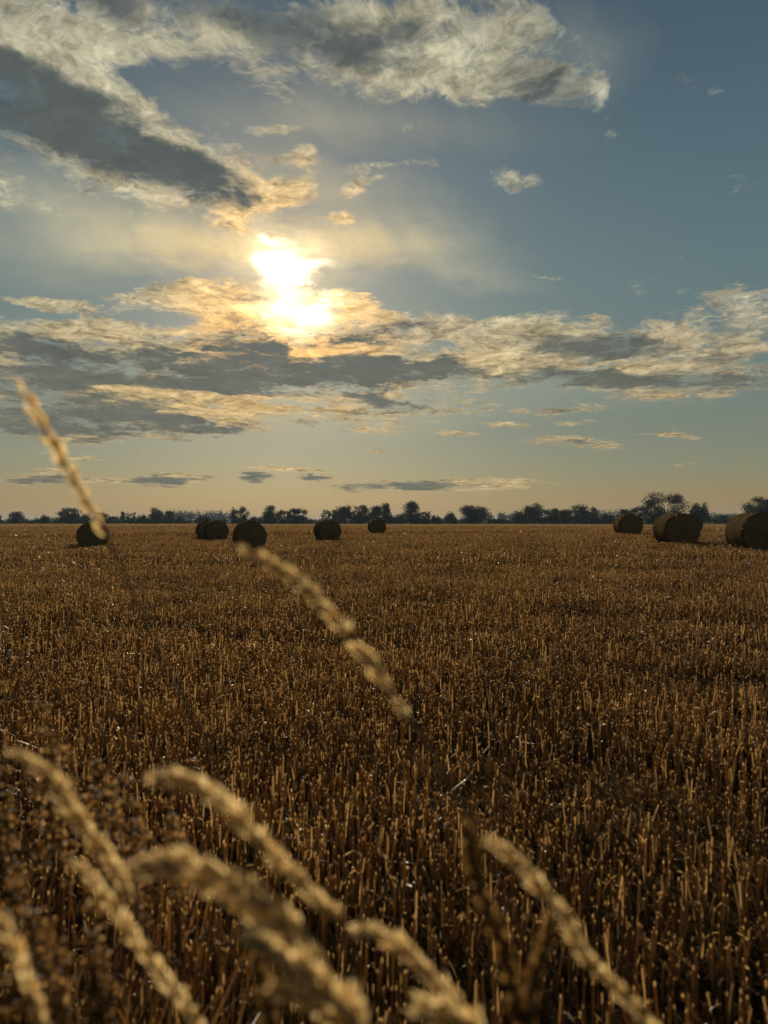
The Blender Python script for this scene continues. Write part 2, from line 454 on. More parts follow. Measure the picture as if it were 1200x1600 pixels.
def vnoise(x, y, s, seed):
    """cheap value noise on numpy arrays"""
    x = x * s + seed * 13.7; y = y * s + seed * 7.3
    xi = np.floor(x); yi = np.floor(y); fx = x - xi; fy = y - yi
    fx = fx * fx * (3 - 2 * fx); fy = fy * fy * (3 - 2 * fy)
    h = lambda a, b: np.modf(np.abs(np.sin(a * 127.1 + b * 311.7 + seed) * 43758.5453))[0]
    return (h(xi, yi) * (1 - fx) + h(xi + 1, yi) * fx) * (1 - fy) + (h(xi, yi + 1) * (1 - fx) + h(xi + 1, yi + 1) * fx) * fy

UX, UY = 0.893, -0.45            # direction of the drill rows
TRACKS = [(5.75, .20, .7), (2.9, .16, .5), (8.65, .22, .5), (15.6, .38, .85), (18.4, .35, .7), (27, .5, .8), (30, .5, .7), (44, .7, .15), (47, .7, .15), (63, 1., .45), (84, 1.2, .4), (108, 1.4, .4)]
def keep_prob(x, y):
    s = x * 0.45 + y * 0.893 + (vnoise(x, y, .25, 3) - .5) * 0.5
    k = np.ones_like(x)
    for c0, w, a in TRACKS:
        a = a * np.clip((-.6 - x) / .5, 0, 1) if c0 == 2.9 else a
        k *= 1 - .8 * a * np.exp(-((s - c0) / w) ** 2 ) * np.clip(.35 + vnoise(x, y, .22, 5) * 1.1, 0, 1)
    k *= np.clip(0.5 + 1.2 * vnoise(x, y, 1.1, 8), 0.4, 1)
    k *= np.clip(0.45 + 1.1 * vnoise(x, y, 3.6, 9), 0.3, 1)
    return k
def field_points(y0, y1, dens, spacing):
    A = .62 * (y1 ** 2 - y0 ** 2) + 2.0 * (y1 - y0)
    n = int(A * dens / 0.42)
    t = rng.random(n)
    # depth distribution proportional to the width of the fan
    a_, b_ = .62, 1.0
    y = (-b_ + np.sqrt(b_ * b_ + a_ * (t * A + a_ * y0 * y0 + 2 * b_ * y0))) / a_
    x = (rng.random(n) * 2 - 1) * (.62 * y + 1.0)
    s = x * 0.45 + y * 0.893
    l = x * UX + y * UY
    s2 = np.round(s / spacing) * spacing + rng.normal(0, 0.022, n)
    # plants come in little bunches along the row
    l2 = l + (np.round(l / .055) * .055 - l) * .7 + rng.normal(0, .008, n)
    x = s2 * 0.45 + l2 * UX; y = s2 * 0.893 + l2 * UY
    k = keep_prob(x, y)
    m = (rng.random(n) < k) & (y > y0 * .9)
    return x[m], y[m]

def tubes(x, y, h, r, tilt, az, sides, rings, bendk=0.0):
    """straight or bent straws as open tubes; returns verts, quads"""
    n = len(x)
    z = gz(x, y) - 0.01
    dxy = np.stack([np.cos(az), np.sin(az)], -1)
    V = []
    a0 = rng.random(n) * 6.28
    for k in range(rings):
        f = k / (rings - 1)
        lean = np.tan(tilt) * (f + bendk * f * f)
        cx = x + dxy[:, 0] * h * lean; cy = y + dxy[:, 1] * h * lean
        cz = z + h * f * np.cos(tilt)
        rr = r * (1.0 - 0.18 * f)
        for j in range(sides):
            a = a0 + j * 2 * np.pi / sides
            top = (np.sin(a + az) * 1.6 * r) if k == rings - 1 else 0       # slanting cut
            V.append(np.stack([cx + np.cos(a) * rr, cy + np.sin(a) * rr, cz + top], -1))
    V = np.stack(V, 1)            # n, rings*sides, 3
    vs = rings * sides
    base = np.arange(n)[:, None] * vs
    Q = []
    for k in range(rings - 1):
        for j in range(sides):
            j2 = (j + 1) % sides
            Q.append(np.concatenate([base + k * sides + j, base + k * sides + j2, base + (k + 1) * sides + j2, base + (k + 1) * sides + j], 1))
    Q = np.stack(Q, 1).reshape(-1, 4)
    return V.reshape(-1, 3), Q, vs

def strips(P0, d0, length, width, curl, segs=3):
    """flat curling shreds; P0 (n,3), d0 unit (n,3)"""
    n = len(P0)
    side = np.cross(d0, np.array([0, 0, 1.0])); side /= np.linalg.norm(side, axis=1, keepdims=True) + 1e-6
    roll = rng.random(n)[:, None] * 6.28
    up = np.cross(side, d0)
    w = side * np.cos(roll) + up * np.sin(roll)
    V = []
    for k in range(segs + 1):
        f = k / segs
        c = P0 + d0 * (length * f)[:, None]
        c[:, 2] -= curl * length * f * f
        wd = width * (1 - 0.75 * f ** 2) * .5
        V.append(c + w * wd[:, None]); V.append(c - w * wd[:, None])
    V = np.stack(V, 1); vs = 2 * (segs + 1)
    base = np.arange(n)[:, None] * vs
    Q = np.stack([np.concatenate([base + 2 * k, base + 2 * k + 1, base + 2 * k + 3, base + 2 * k + 2], 1) for k in range(segs)], 1).reshape(-1, 4)
    return V.reshape(-1, 3), Q, vs

class Bag:
    def __init__(s): s.V = []; s.Q = []; s.T = []; s.n = 0
    def add(s, V, Q, t, vs):
        s.V.append(V); s.Q.append(Q + s.n); s.T.append(np.repeat(t, vs)); s.n += len(V)
    def build(s, name, mat, parent=None, smooth=True):
        me = np_mesh(name, np.concatenate(s.V), np.concatenate(s.Q), smooth=smooth)
        at_ = me.attributes.new('tint', 'FLOAT', 'POINT')
        at_.data.foreach_set('value', np.concatenate(s.T).astype(np.float32))
        return link(name, me, mat, parent)

st = Bag(); lt = Bag()
for (y0, y1, dens, rmul, sides, rings, hm) in [(0.9, 6, 390, 1.0, 5, 3, 1.0), (6, 16, 200, 1.3, 4, 2, 1.0), (16, 45, 60, 2.3, 3, 2, 1.0), (45, 150, 6.0, 5.5, 3, 2, 1.05), (150, 425, .65, 16, 3, 2, 1.1)]:
    x, y = field_points(y0, y1, dens, .14 if y0 < 40 else (.28 if y0 < 100 else .9))
    n = len(x)
    hh = (0.090 + 0.074 * vnoise(x, y, .8, 2) + rng.normal(0, .026, n)) * hm
    s_ = x * 0.45 + y * 0.893
    for c0, w, a in TRACKS:
        if c0 == 2.9: continue
        hh *= 1 - .55 * a * np.exp(-((s_ - c0) / w) ** 2)
    hh = np.clip(hh * np.where(rng.random(n) < .12, 0.5, 1), .02, .24)
    r = (0.0024 + 0.0016 * rng.random(n)) * rmul
    tilt = np.abs(rng.normal(0, .085, n)) + np.where(rng.random(n) < .06, rng.random(n) * .9, 0)
    az_ = rng.random(n) * 6.28
    tint = np.clip(rng.random(n) * .75 + (vnoise(x, y, 1.3, 4) - .5) * .6 + np.where(rng.random(n) < .05, .4, 0), 0, 1)
    sp_ = rng.random(n) < .17          # some of the straws are split or wrapped in an open sheath
    c_ = ~sp_
    V, Q, vs = tubes(x[c_], y[c_], hh[c_], r[c_], tilt[c_], az_[c_], sides, rings, .5)
    st.add(V, Q, tint[c_], vs)
    V, Q, vs = tubes(x[sp_], y[sp_], hh[sp_] * rng.uniform(.7, 1.2, sp_.sum()), r[sp_] * 1.15, tilt[sp_], az_[sp_], 3, rings, .5)
    keep_ = np.ones(len(Q), bool); keep_[2::3] = False       # one side left open
    st.add(V, Q[keep_], tint[sp_] * .85, vs)
    # leaf sheaths and shreds hanging from the stalks
    if y0 < 40:
        m = rng.random(n) < (.5 if y0 < 6 else .8)
        xs, ys, hs = x[m], y[m], hh[m]
        k = len(xs)
        P0 = np.stack([xs, ys, gz(xs, ys) + hs * (.3 + .65 * rng.random(k))], -1)
        a = rng.random(k) * 6.28; e = rng.normal(.5, .5, k)
        d0 = np.stack([np.cos(a) * np.cos(e), np.sin(a) * np.cos(e), np.sin(e)], -1)
        V, Q, vs = strips(P0, d0, (.012 + .035 * rng.random(k)) * (1 if y0 < 15 else 1.4), (.003 + .004 * rng.random(k)) * rmul ** .7, rng.random(k) * 1.4)
        st.add(V, Q, np.clip(.3 + .7 * rng.random(k), 0, 1), vs)
st_o = st.build('stubble', STRAW)
tag(st_o, 'brown cut straw stubble standing in drill rows all over the field', 'stubble', kind='stuff')

for (y0, y1, dens, wm) in [(0.9, 6, 700, 1.0), (6, 16, 330, 1.2), (16, 50, 60, 2.0), (50, 120, 1.8, 6)]:
    A = .62 * (y1 ** 2 - y0 ** 2) + 2.0 * (y1 - y0)
    n = int(A * dens)
    t = rng.random(n)
    y = (-1 + np.sqrt(1 + .62 * (t * A + .62 * y0 * y0 + 2 * y0))) / .62
    x = (rng.random(n) * 2 - 1) * (.62 * y + 1.0)
    m = rng.random(n) < np.clip(.25 + 1.1 * (vnoise(x, y, .9, 12) ) , 0, 1)
    m &= rng.random(n) < .15 + .85 * keep_prob(x, y)
    x, y = x[m], y[m]; n = len(x)
    a = rng.random(n) * 6.28; e = rng.normal(0.05, .28, n)
    d0 = np.stack([np.cos(a) * np.cos(e), np.sin(a) * np.cos(e), np.sin(e)], -1)
    L = (.014 + .07 * rng.random(n) ** 2.5) * wm ** .6
    lift = np.where(rng.random(n) < .5, .02 + rng.random(n) * .11, rng.random(n) * .02)
    P0 = np.stack([x, y, gz(x, y) + .004 + lift], -1)
    V, Q, vs = strips(P0, d0, L, (.0022 + .0028 * rng.random(n)) * wm, rng.normal(0, .2, n), 2)
    lt.add(V, Q, rng.random(n) ** 1.6 * (1 if y0 < 10 else .8), vs)
lt_o = lt.build('straw_litter', LITTER)
tag(lt_o, 'loose broken straw and chaff scattered between the stubble rows', 'straw litter', kind='stuff')
# ---------------------------------------------------------------- round bales
def bale_mat(name, face):
    m, b, o = new_mat(name)
    p = objco()
    x, y, z = p.sep()
    if face:
        r = N.math('SQRT', x * x + z * z)
        ang = N.math('ARCTAN2', z, x)
        w = N.noise(p, 3.0, 3, .6)
        ring = N.math('SINE', (r * 105.0 + ang * 1.0 + w * 9.0))
        fib = N.noise(N.xyz(r * 90, ang * 6.0, w), 1.0, 5, .7)
        f2_ = N.noise(p, 34, 5, .7)
        c = N.mix((fib * .6 + f2_ * .5).smooth(.35, .75), (0.078, 0.052, 0.028), (0.32, 0.215, 0.108))
        h = fib + ring * .18 + f2_
    else:
        fib = N.noise(N.vec('MULTIPLY', p, (9, 60, 9)), 1.0, 5, .7)
        band = N.noise(N.xyz(y * 9.0, 0, 0), 1.0, 3, .5)
        f2_ = N.noise(p, 26, 5, .7)
        c = N.mix((f2_ * .6 + fib * .5).smooth(.35, .72), (0.038, 0.025, 0.013), (0.150, 0.099, 0.048))
        c = N.mix(1.0, c, N.mix(band.smooth(.35, .65), (.78, .78, .78), (1.12, 1.12, 1.12)), 'MULTIPLY')
        h = fib * .5 + f2_ + band * .6
    N.put(b.inputs['Base Color'], c)
    b.inputs['Roughness'].default_value = .8
    b.inputs['Specular IOR Level'].default_value = .0
    bump(h, .9, .03, b)
    return m
WRAP = bale_mat('bale_wrap', False); FACE = bale_mat('bale_face', True)
BSTRAW = straw_mat('bale_straw', [(0, (.04, .024, .011)), (.6, (.11, .07, .032)), (1, (.26, .18, .085))], .25, .5, .4)

def make_bale(i, p, Y, yaw, lab):
    rs = np.random.default_rng(100 + i)
    t = empty('straw_bale', (p.x, p.y, g1(p.x, p.y) - .015), R(yaw))
    tag(t, lab, 'straw bale', 'round straw bales left on the stubble')
    Rr, L = BALE_D / 2, 1.20
    na, nl = 72, 22
    ph = rs.random(6) * 6.28
    def prof(a, f):
        """surface point at angle a, axial fraction f in -1..1"""
        lump = .012 * np.sin(3 * a + ph[0]) + .009 * np.sin(7 * a + ph[1] + 2 * f) + .008 * np.sin(5 * f + ph[2] + a) + .006 * np.sin(13 * a + 5 * f + ph[3])
        edge = np.clip((np.abs(f) - .86) / .14, 0, 1)
        r = Rr * (1 + lump - .075 * edge ** 2)
        xx = np.cos(a) * r * 1.025; zz = np.sin(a) * r
        lim = -Rr * .80                                             # sagged flat where it lies
        zz = np.where(zz < lim, lim + (zz - lim) * .12, zz)
        return xx, zz
    a = np.linspace(0, 2 * np.pi, na, endpoint=False)
    base = Rr * .80 + .02
    V = []
    for k in range(nl + 1):
        f = -1 + 2 * k / nl
        xx, zz = prof(a, np.full_like(a, f))
        V.append(np.stack([xx, np.full_like(a, f * L / 2), zz + base], -1))
    V = np.concatenate(V)
    Q = [[k * na + j, k * na + (j + 1) % na, (k + 1) * na + (j + 1) % na, (k + 1) * na + j] for k in range(nl) for j in range(na)]
    link('net_wrap', np_mesh('net_wrap', V, Q, smooth=True), WRAP, t)
    for sgn in (-1, 1):
        nr = 16
        V = []
        xx, zz = prof(a, np.full_like(a, sgn * 1.0))
        for k in range(nr + 1):
            f = 1 - k / nr * .97
            bulge = .05 * (1 - f ** 2) + .012 * np.sin(9 * f + 3 * a + ph[4]) * (1 - f) + rs.normal(0, .006, na) * (k > 0)
            V.append(np.stack([xx * f, sgn * (L / 2 + bulge * (k > 0)), zz * f + base - (0 if k == 0 else 0)], -1))
        V = np.concatenate(V)
        Q = []
        for k in range(nr):
            for j in range(na):
                q = [k * na + j, k * na + (j + 1) % na, (k + 1) * na + (j + 1) % na, (k + 1) * na + j]
                Q.append(q if sgn < 0 else q[::-1])
        Q.append([nr * na, nr * na + na // 4, nr * na + na // 2, nr * na + 3 * na // 4][::(1 if sgn < 0 else -1)])
        fc = link('straw_face', np_mesh('straw_face', V, Q, smooth=True), FACE, t)
        fc.location = (0, 0, 0)
        # loose ends of straw on the cut face and round its rim
        n = 900
        rr = Rr * np.sqrt(rs.random(n)) * .97; aa = rs.random(n) * 6.28
        k = int(n * .35); rr[:k] = Rr * (.92 + .06 * rs.random(k))
        zz = np.maximum(np.sin(aa) * rr, -Rr * .80)
        P0 = np.stack([np.cos(aa) * rr, sgn * (L / 2 + .05 * (1 - (rr / Rr) ** 2) - .01), zz + base], -1)
        tang = np.stack([-np.sin(aa), sgn * (.25 + rs.random(n) * .6), np.cos(aa)], -1) + rs.normal(0, .45, (n, 3))
        tang /= np.linalg.norm(tang, axis=1, keepdims=True)
        bag = Bag()
        Vs, Qs_, vs = strips(P0, tang, .03 + .09 * rs.random(n), .004 + .005 * rs.random(n), rs.random(n) * .5, 2)
        bag.add(Vs, Qs_, rs.random(n), vs)
        tag(bag.build('loose_straw', BSTRAW, fc), kind='stuff')
    # wisps along the top and foot of the wrapped side
    n = 220
    aa = rs.random(n) * 6.28; f = rs.random(n) * 2 - 1
    xx, zz = prof(aa, f)
    P0 = np.stack([xx, f * L / 2, zz + base], -1)
    d = np.stack([np.cos(aa), rs.normal(0, .8, n), np.sin(aa)], -1) * .5 + np.stack([-np.sin(aa), np.zeros(n), np.cos(aa)], -1) * rs.choice([-1, 1], n)[:, None] + rs.normal(0, .3, (n, 3))
    d /= np.linalg.norm(d, axis=1, keepdims=True)
    bag = Bag(); Vs, Qs_, vs = strips(P0, d, .03 + .06 * rs.random(n), .004 + .004 * rs.random(n), rs.random(n) * .6, 2)
    bag.add(Vs, Qs_, rs.random(n), vs)
    tag(bag.build('straw_wisps', BSTRAW, t), kind='stuff')
    return t
for i, ((x0, x1, t, b, yaw, lab), (p, Y)) in enumerate(zip(BALES, bale_pos)):
    make_bale(i, p, Y, yaw, lab)
# ---------------------------------------------------------------- trees on the far edge of the field
def leaf_mat(name, a, b_):
    m, b, o = new_mat(name)
    p = objco()
    n1 = N.noise(p, .9, 4, .6)
    at_ = N.tree.nodes.new('ShaderNodeAttribute'); at_.attribute_name = 'tint'
    c = N.mix(N.math('ADD', n1 * .5, N(at_.outputs['Fac']) * .5), a, b_)
    N.put(b.inputs['Base Color'], c); b.inputs['Roughness'].default_value = .6
    b.inputs['Specular IOR Level'].default_value = .3
    tr = N.tree.nodes.new('ShaderNodeBsdfTranslucent'); N.put(tr.inputs[0], c)
    mx = N.tree.nodes.new('ShaderNodeMixShader'); mx.inputs[0].default_value = .12
    N.tree.links.new(b.outputs[0], mx.inputs[1]); N.tree.links.new(tr.outputs[0], mx.inputs[2]); N.tree.links.new(mx.outputs[0], o.inputs[0])
    return m
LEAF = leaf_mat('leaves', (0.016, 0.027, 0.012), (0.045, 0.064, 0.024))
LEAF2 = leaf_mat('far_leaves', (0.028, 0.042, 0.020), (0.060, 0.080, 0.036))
BARK, b, o = new_mat('bark')
p = objco()
N.put(b.inputs['Base Color'], N.mix(N.noise(N.vec('MULTIPLY', p, (6, 6, 1.2)), 1.0, 4, .65), (0.035, 0.026, 0.018), (0.10, 0.078, 0.055)))
b.inputs['Roughness'].default_value = .9

def leaves(C, S, n, size, rs):
    """n leaf faces scattered through clumps with centres C, radii S (k,3)"""
    k = len(C)
    vol = (S[:, 0] * S[:, 1] * S[:, 2]) ** .6
    idx = rs.choice(k, n, p=vol / vol.sum())
    v = rs.normal(size=(n, 3)); v /= np.linalg.norm(v, axis=1, keepdims=True)
    r = rs.random(n) ** .45
    P = C[idx] + v * S[idx] * r[:, None] * (1 + .18 * rs.normal(size=(n, 1)))
    a = rs.normal(size=(n, 3)); a /= np.linalg.norm(a, axis=1, keepdims=True)
    b_ = np.cross(a, rs.normal(size=(n, 3))); b_ /= np.linalg.norm(b_, axis=1, keepdims=True)
    sz = size * (.6 + .8 * rs.random(n))[:, None]
    V = np.stack([P - a * sz * .5, P + b_ * sz * .32, P + a * sz * .55, P - b_ * sz * .30], 1).reshape(-1, 3)
    Q = np.arange(4 * n).reshape(n, 4)
    return V, Q, np.clip(rs.random(n) * .6 + rs.random(k)[idx] * .4, 0, 1)

def limb(bm_pts, sides=7):
    """tapered tube along points [(Vector, radius)] -> verts, quads"""
    V = []; Q = []
    n = len(bm_pts)
    for k, (c, r) in enumerate(bm_pts):
        d = (bm_pts[min(k + 1, n - 1)][0] - bm_pts[max(k - 1, 0)][0]).normalized()
        s = d.orthogonal().normalized() if abs(d.z) > .95 else d.cross(Vector((0, 0, 1))).normalized()
        if abs(d.z) > .95: s = (Vector((1, 0, 0)) - d * d.x).normalized()
        t = d.cross(s)
        for j in range(sides):
            a = 2 * math.pi * j / sides
            V.append(tuple(c + s * math.cos(a) * r + t * math.sin(a) * r))
    for k in range(n - 1):
        for j in range(sides):
            j2 = (j + 1) % sides
            Q.append((k * sides + j, k * sides + j2, (k + 1) * sides + j2, (k + 1) * sides + j))
    return V, Q

def make_tree(x0, x1, top, Y, form, seed, label, name='tree', cat='tree', group='trees along the far edge of the field'):
    rs = np.random.default_rng(seed)
    pc = at((x0 + x1) / 2, 800, Y)
    zb = g1(pc.x, pc.y)
    H = at(600, top, Y).z - zb
    W = (x1 - x0) / FPX * Y
    t = empty(name, (pc.x, pc.y, zb - .05))
    tag(t, label, cat, group)
    rx, ry = W / 2, min(W / 2, H * .5) * .9
    C = []; S = []
    if form == 'round':          # broad dome, foliage almost to the ground
        k = 26
        for _ in range(k):
            f = rs.random(); zz = H * (.18 + .70 * rs.random())
            q = math.sqrt(max(0.02, 1 - ((zz / H - .42) / .56) ** 2))
            a = rs.random() * 6.28; r = q * (.35 + .45 * rs.random())
            C.append((math.cos(a) * rx * r, math.sin(a) * ry * r, zz)); s = (.17 + .12 * rs.random())
            S.append((rx * s * 1.5, ry * s * 1.5, H * s * .62))
    elif form == 'tall':         # upright, ragged outline
        for _ in range(20):
            zz = H * (.12 + .80 * rs.random())
            q = 1.0 - .68 * max(0, zz / H - .35) / .65
            a = rs.random() * 6.28; r = q * (.2 + .6 * rs.random())
            C.append((math.cos(a) * rx * r, math.sin(a) * ry * r, zz)); s = .15 + .12 * rs.random()
            S.append((rx * s * 1.9, ry * s * 1.7, H * s * .72))
    elif form == 'gappy':        # open crown held on visible limbs
        for _ in range(40):
            zz = H * (.30 + .55 * rs.random())
            q = math.sqrt(max(0.03, 1 - ((zz / H - .58) / .42) ** 2))
            a = rs.random() * 6.28; r = q * (.5 + .45 * rs.random())
            C.append((math.cos(a) * rx * r, math.sin(a) * ry * r, zz)); s = .11 + .08 * rs.random()
            S.append((rx * s * 1.7, ry * s * 1.7, H * s * .85))
        for _ in range(12):
            a = rs.random() * 6.28; r = .35 + .3 * rs.random()
            C.append((math.cos(a) * rx * r, math.sin(a) * ry * r, H * (.10 + .2 * rs.random()))); S.append((rx * .34, ry * .34, H * .16))
    else:                        # bush: low and wide
        for _ in range(14):
            a = rs.random() * 6.28; r = (.2 + .7 * rs.random())
            hh = (1 - r ** 2 * .75) * (.7 + .3 * rs.random())
            C.append((math.cos(a) * rx * r, math.sin(a) * ry * r, H * .5 * hh)); S.append((rx * .30, ry * .30, H * .46 * hh))
    if form != 'bush':             # low growth and suckers round the foot
        for _ in range(9):
            a = rs.random() * 6.28; r = .3 + .6 * rs.random()
            C.append((math.cos(a) * rx * r, math.sin(a) * ry * r, H * (.06 + .22 * rs.random()))); S.append((rx * .36, ry * .36, H * .15))
    if form in ('round', 'tall'):  # the dense heart of the crown
        for _ in range(6):
            a = rs.random() * 6.28
            C.append((math.cos(a) * rx * .25, math.sin(a) * ry * .25, H * (.25 + .3 * rs.random()))); S.append((rx * .48, ry * .5, H * .26))
    C = np.array(C); S = np.array(S)
    ls = 0.0013 * Y
    nl = int(min(16000, max(1200, W * H / (ls * ls) * (15 if form != 'gappy' else 13))))
    V, Q, ti = leaves(C, S, nl, ls, rs)
    V[:, 2] = np.maximum(V[:, 2], .02)
    V[:, 0] *= np.clip(rx / np.quantile(np.abs(V[:, 0]), .985), .6, 1.6)
    sc_ = H * 1.0 / np.quantile(V[:, 2], .9985); V[:, 2] *= sc_
    bag = Bag(); bag.V = [V]; bag.Q = [Q]; bag.T = [np.repeat(ti, 4)]; bag.n = len(V)
    bag.build('crown', LEAF, t, smooth=False)
    # trunk and limbs
    VV = []; QQ = []
    def addl(pts, sides=7):
        v, q = limb(pts, sides); o_ = len(VV); VV.extend(v); QQ.extend([tuple(i + o_ for i in f) for f in q])
    r0 = max(.10, H * .028)
    top_ = H * (.6 if form != 'bush' else .35)
    pts = [(Vector((rs.normal() * .06 * k, rs.normal() * .06 * k, top_ * k / 5)), r0 * (1.25 if k == 0 else 1 - .14 * k)) for k in range(6)]
    addl(pts, 8)
    for c in C[rs.permutation(len(C))[:9]]:
        s0 = Vector(pts[2 + int(rs.integers(0, 4))][0]); e = Vector(c)
        if e.z < s0.z: s0 = Vector(pts[1][0])
        mid_ = s0.lerp(e, .5) + Vector((0, 0, -.06 * H * rs.random()))
        addl([(s0, r0 * .5), (mid_, r0 * .33), (e, r0 * .12)], 5)
    link('trunk', np_mesh('trunk', VV, QQ, smooth=True), BARK, t)
    return t

T = 'at the far edge of the field'
TREES = [
    (-14, 5, 805, 420, 'round', 'dark round tree cut off by the left edge of the picture, beyond the field'),
    (12, 38, 799, 420, 'round', 'small dark dome shaped tree, second in from the left edge of the skyline'),
    (57, 82, 804, 420, 'bush', 'low broad bush with a sloping left side, between two round trees at the far left'),
    (90, 127, 793, 400, 'round', 'largest round topped tree on the left skyline, just left of the nodding grass spike'),
    (124, 148, 802, 410, 'bush', 'low tree joined to the right side of the largest round tree on the left skyline'),
    (145, 168, 800, 420, 'round', 'tree on the left skyline standing behind the lower end of the nodding grass spike'),
    (166, 186, 806, 520, 'bush', 'pale low scrub just right of the nodding grass spike on the skyline'),
    (185, 198, 799, 450, 'tall', 'thin ragged tree a little to the right of the nodding grass spike'),
    (197, 213, 800, 450, 'gappy', 'sparse small tree next to a thin ragged one, right of the nodding grass spike'),
    (211, 233, 803, 440, 'bush', 'low bushy tree at the left foot of the bushy peak left of the distant wood'),
    (230, 257, 793, 440, 'tall', 'tall bushy tree with a ragged peak, left of the pale distant wood'),
    (254, 275, 798, 440, 'tall', 'slim tree at the left end of the pale distant wood'),
    (274, 291, 805, 440, 'bush', 'small dark tree in front of the left half of the pale distant wood'),
    (306, 330, 804, 440, 'bush', 'small dome shaped tree right behind the pair of bales left of centre'),
    (361, 389, 791, 400, 'gappy', 'airy tree with sky showing through its crown, right of the pale distant wood'),
    (386, 412, 806, 410, 'bush', 'low scrub between the airy tree and the pointed tree behind the bale left of centre'),
    (408, 436, 789, 400, 'tall', 'pointed ragged tree right above the bale that stands left of centre'),
    (433, 456, 796, 400, 'gappy', 'thin gappy tree between a pointed tree and a dense flat topped one'),
    (452, 482, 794, 390, 'round', 'dense flat topped tree ending the clump left of the middle bale'),
    (503, 526, 796, 400, 'gappy', 'small open tree just above the left side of the middle bale'),
    (522, 556, 790, 400, 'round', 'broad dark tree right above the middle bale'),
    (548, 580, 789, 400, 'round', 'broad dark tree between the middle bale and the smallest bale'),
    (574, 602, 790, 400, 'round', 'dark tree right behind the smallest far bale'),
    (595, 613, 786, 390, 'tall', 'narrow tall tree rising just to the right of the smallest far bale'),
    (609, 630, 807, 400, 'bush', 'low bush in the dip right of the smallest far bale'),
    (624, 662, 783, 390, 'tall', 'tall peaked tree with a wide base, first tall one right of the smallest bale'),
    (656, 674, 799, 390, 'gappy', 'little pointed tree leaning off the right foot of the tall peaked tree'),
    (671, 692, 805, 400, 'bush', 'low bush in the gap between a little pointed tree and a hump backed one'),
    (686, 717, 799, 395, 'bush', 'hump backed low tree left of the big isolated round tree'),
    (720, 764, 789, 390, 'round', 'big rounded tree standing apart, with the pale wood at its right side'),
    (764, 802, 810, 400, 'bush', 'low scrub in front of the pale wood right of the big rounded tree'),
    (797, 822, 797, 380, 'bush', 'low tree at the left end of the long dark clump on the right'),
    (815, 852, 786, 380, 'round', 'left of the two domes in the long dark clump on the right'),
    (846, 876, 794, 380, 'round', 'flat topped tree between the two domes of the long dark clump'),
    (870, 900, 795, 380, 'round', 'low tree at the left shoulder of the right dome in the long dark clump'),
    (890, 924, 788, 375, 'round', 'right of the two domes in the long dark clump on the right'),
    (917, 938, 792, 380, 'tall', 'ragged tree falling away at the right of the long dark clump'),
    (934, 964, 802, 380, 'bush', 'low end of the long dark clump, just left of the right hand row of bales'),
    (962, 990, 795, 340, 'round', 'tree right behind the left bale of the right hand row'),
    (983, 1020, 790, 320, 'round', 'dark tree merging into the left side of the tallest tree'),
    (1006, 1070, 769, 300, 'gappy', 'tallest tree in view, with sky showing through its wide crown above the right hand bales'),
    (1076, 1107, 785, 320, 'round', 'smaller rounded tree just right of the tallest tree'),
    (1104, 1142, 803, 400, 'bush', 'low dark hedge tree between the two largest bales'),
    (1157, 1215, 776, 300, 'round', 'large tree rising over the bale at the right edge of the picture'),
]
for k, (x0, x1, tp, Y, form, lab) in enumerate(TREES):
    make_tree(x0, x1, tp, Y, form, 500 + k, lab)

# the hedge bottom that joins the trees: one long hedge per stretch
def hedge(x0, x1, tp, Y, seed, label):
    rs = np.random.default_rng(seed)
    a = at(x0, 800, Y); b_ = at(x1, 800, Y)
    H = at(600, tp, Y).z - g1((a.x + b_.x) / 2, Y)
    L = b_.x - a.x
    mid_ = ((a.x + b_.x) / 2, Y, g1((a.x + b_.x) / 2, Y) - .05)
    n = max(6, int(L / 2.2))
    C = np.stack([np.linspace(-L / 2, L / 2, n) + rs.normal(0, .5, n), rs.normal(0, .6, n), np.full(n, H * .42)], -1)
    hh = H * (.40 + .22 * rs.random(n))
    S = np.stack([np.full(n, 1.9), np.full(n, 1.3), hh], -1)
    V, Q, ti = leaves(C, S, int(n * 240), .0012 * Y, rs)
    V[:, 2] = np.maximum(V[:, 2], .02)
    t = empty('hedge', mid_)
    tag(t, label, 'hedge', 'field hedges at the foot of the far trees')
    bag = Bag(); bag.V = [V]; bag.Q = [Q]; bag.T = [np.repeat(ti, 4)]; bag.n = len(V)
    bag.build('foliage', LEAF, t, smooth=False)
hedge(-60, 190, 811, 425, 31, 'low hedge along the field edge behind the far left bale')
hedge(190, 410, 810, 445, 32, 'low hedge along the field edge below the pale distant wood')
hedge(405, 620, 809.5, 405, 33, 'low hedge along the field edge behind the middle bale and the smallest bale')
hedge(615, 810, 809.5, 405, 34, 'low hedge along the field edge under the tall peaked tree and the big rounded tree')
hedge(805, 1000, 806, 385, 35, 'low hedge along the field edge under the long dark clump of trees')
hedge(1000, 1260, 806, 395, 36, 'low hedge along the field edge seen between the two largest bales')

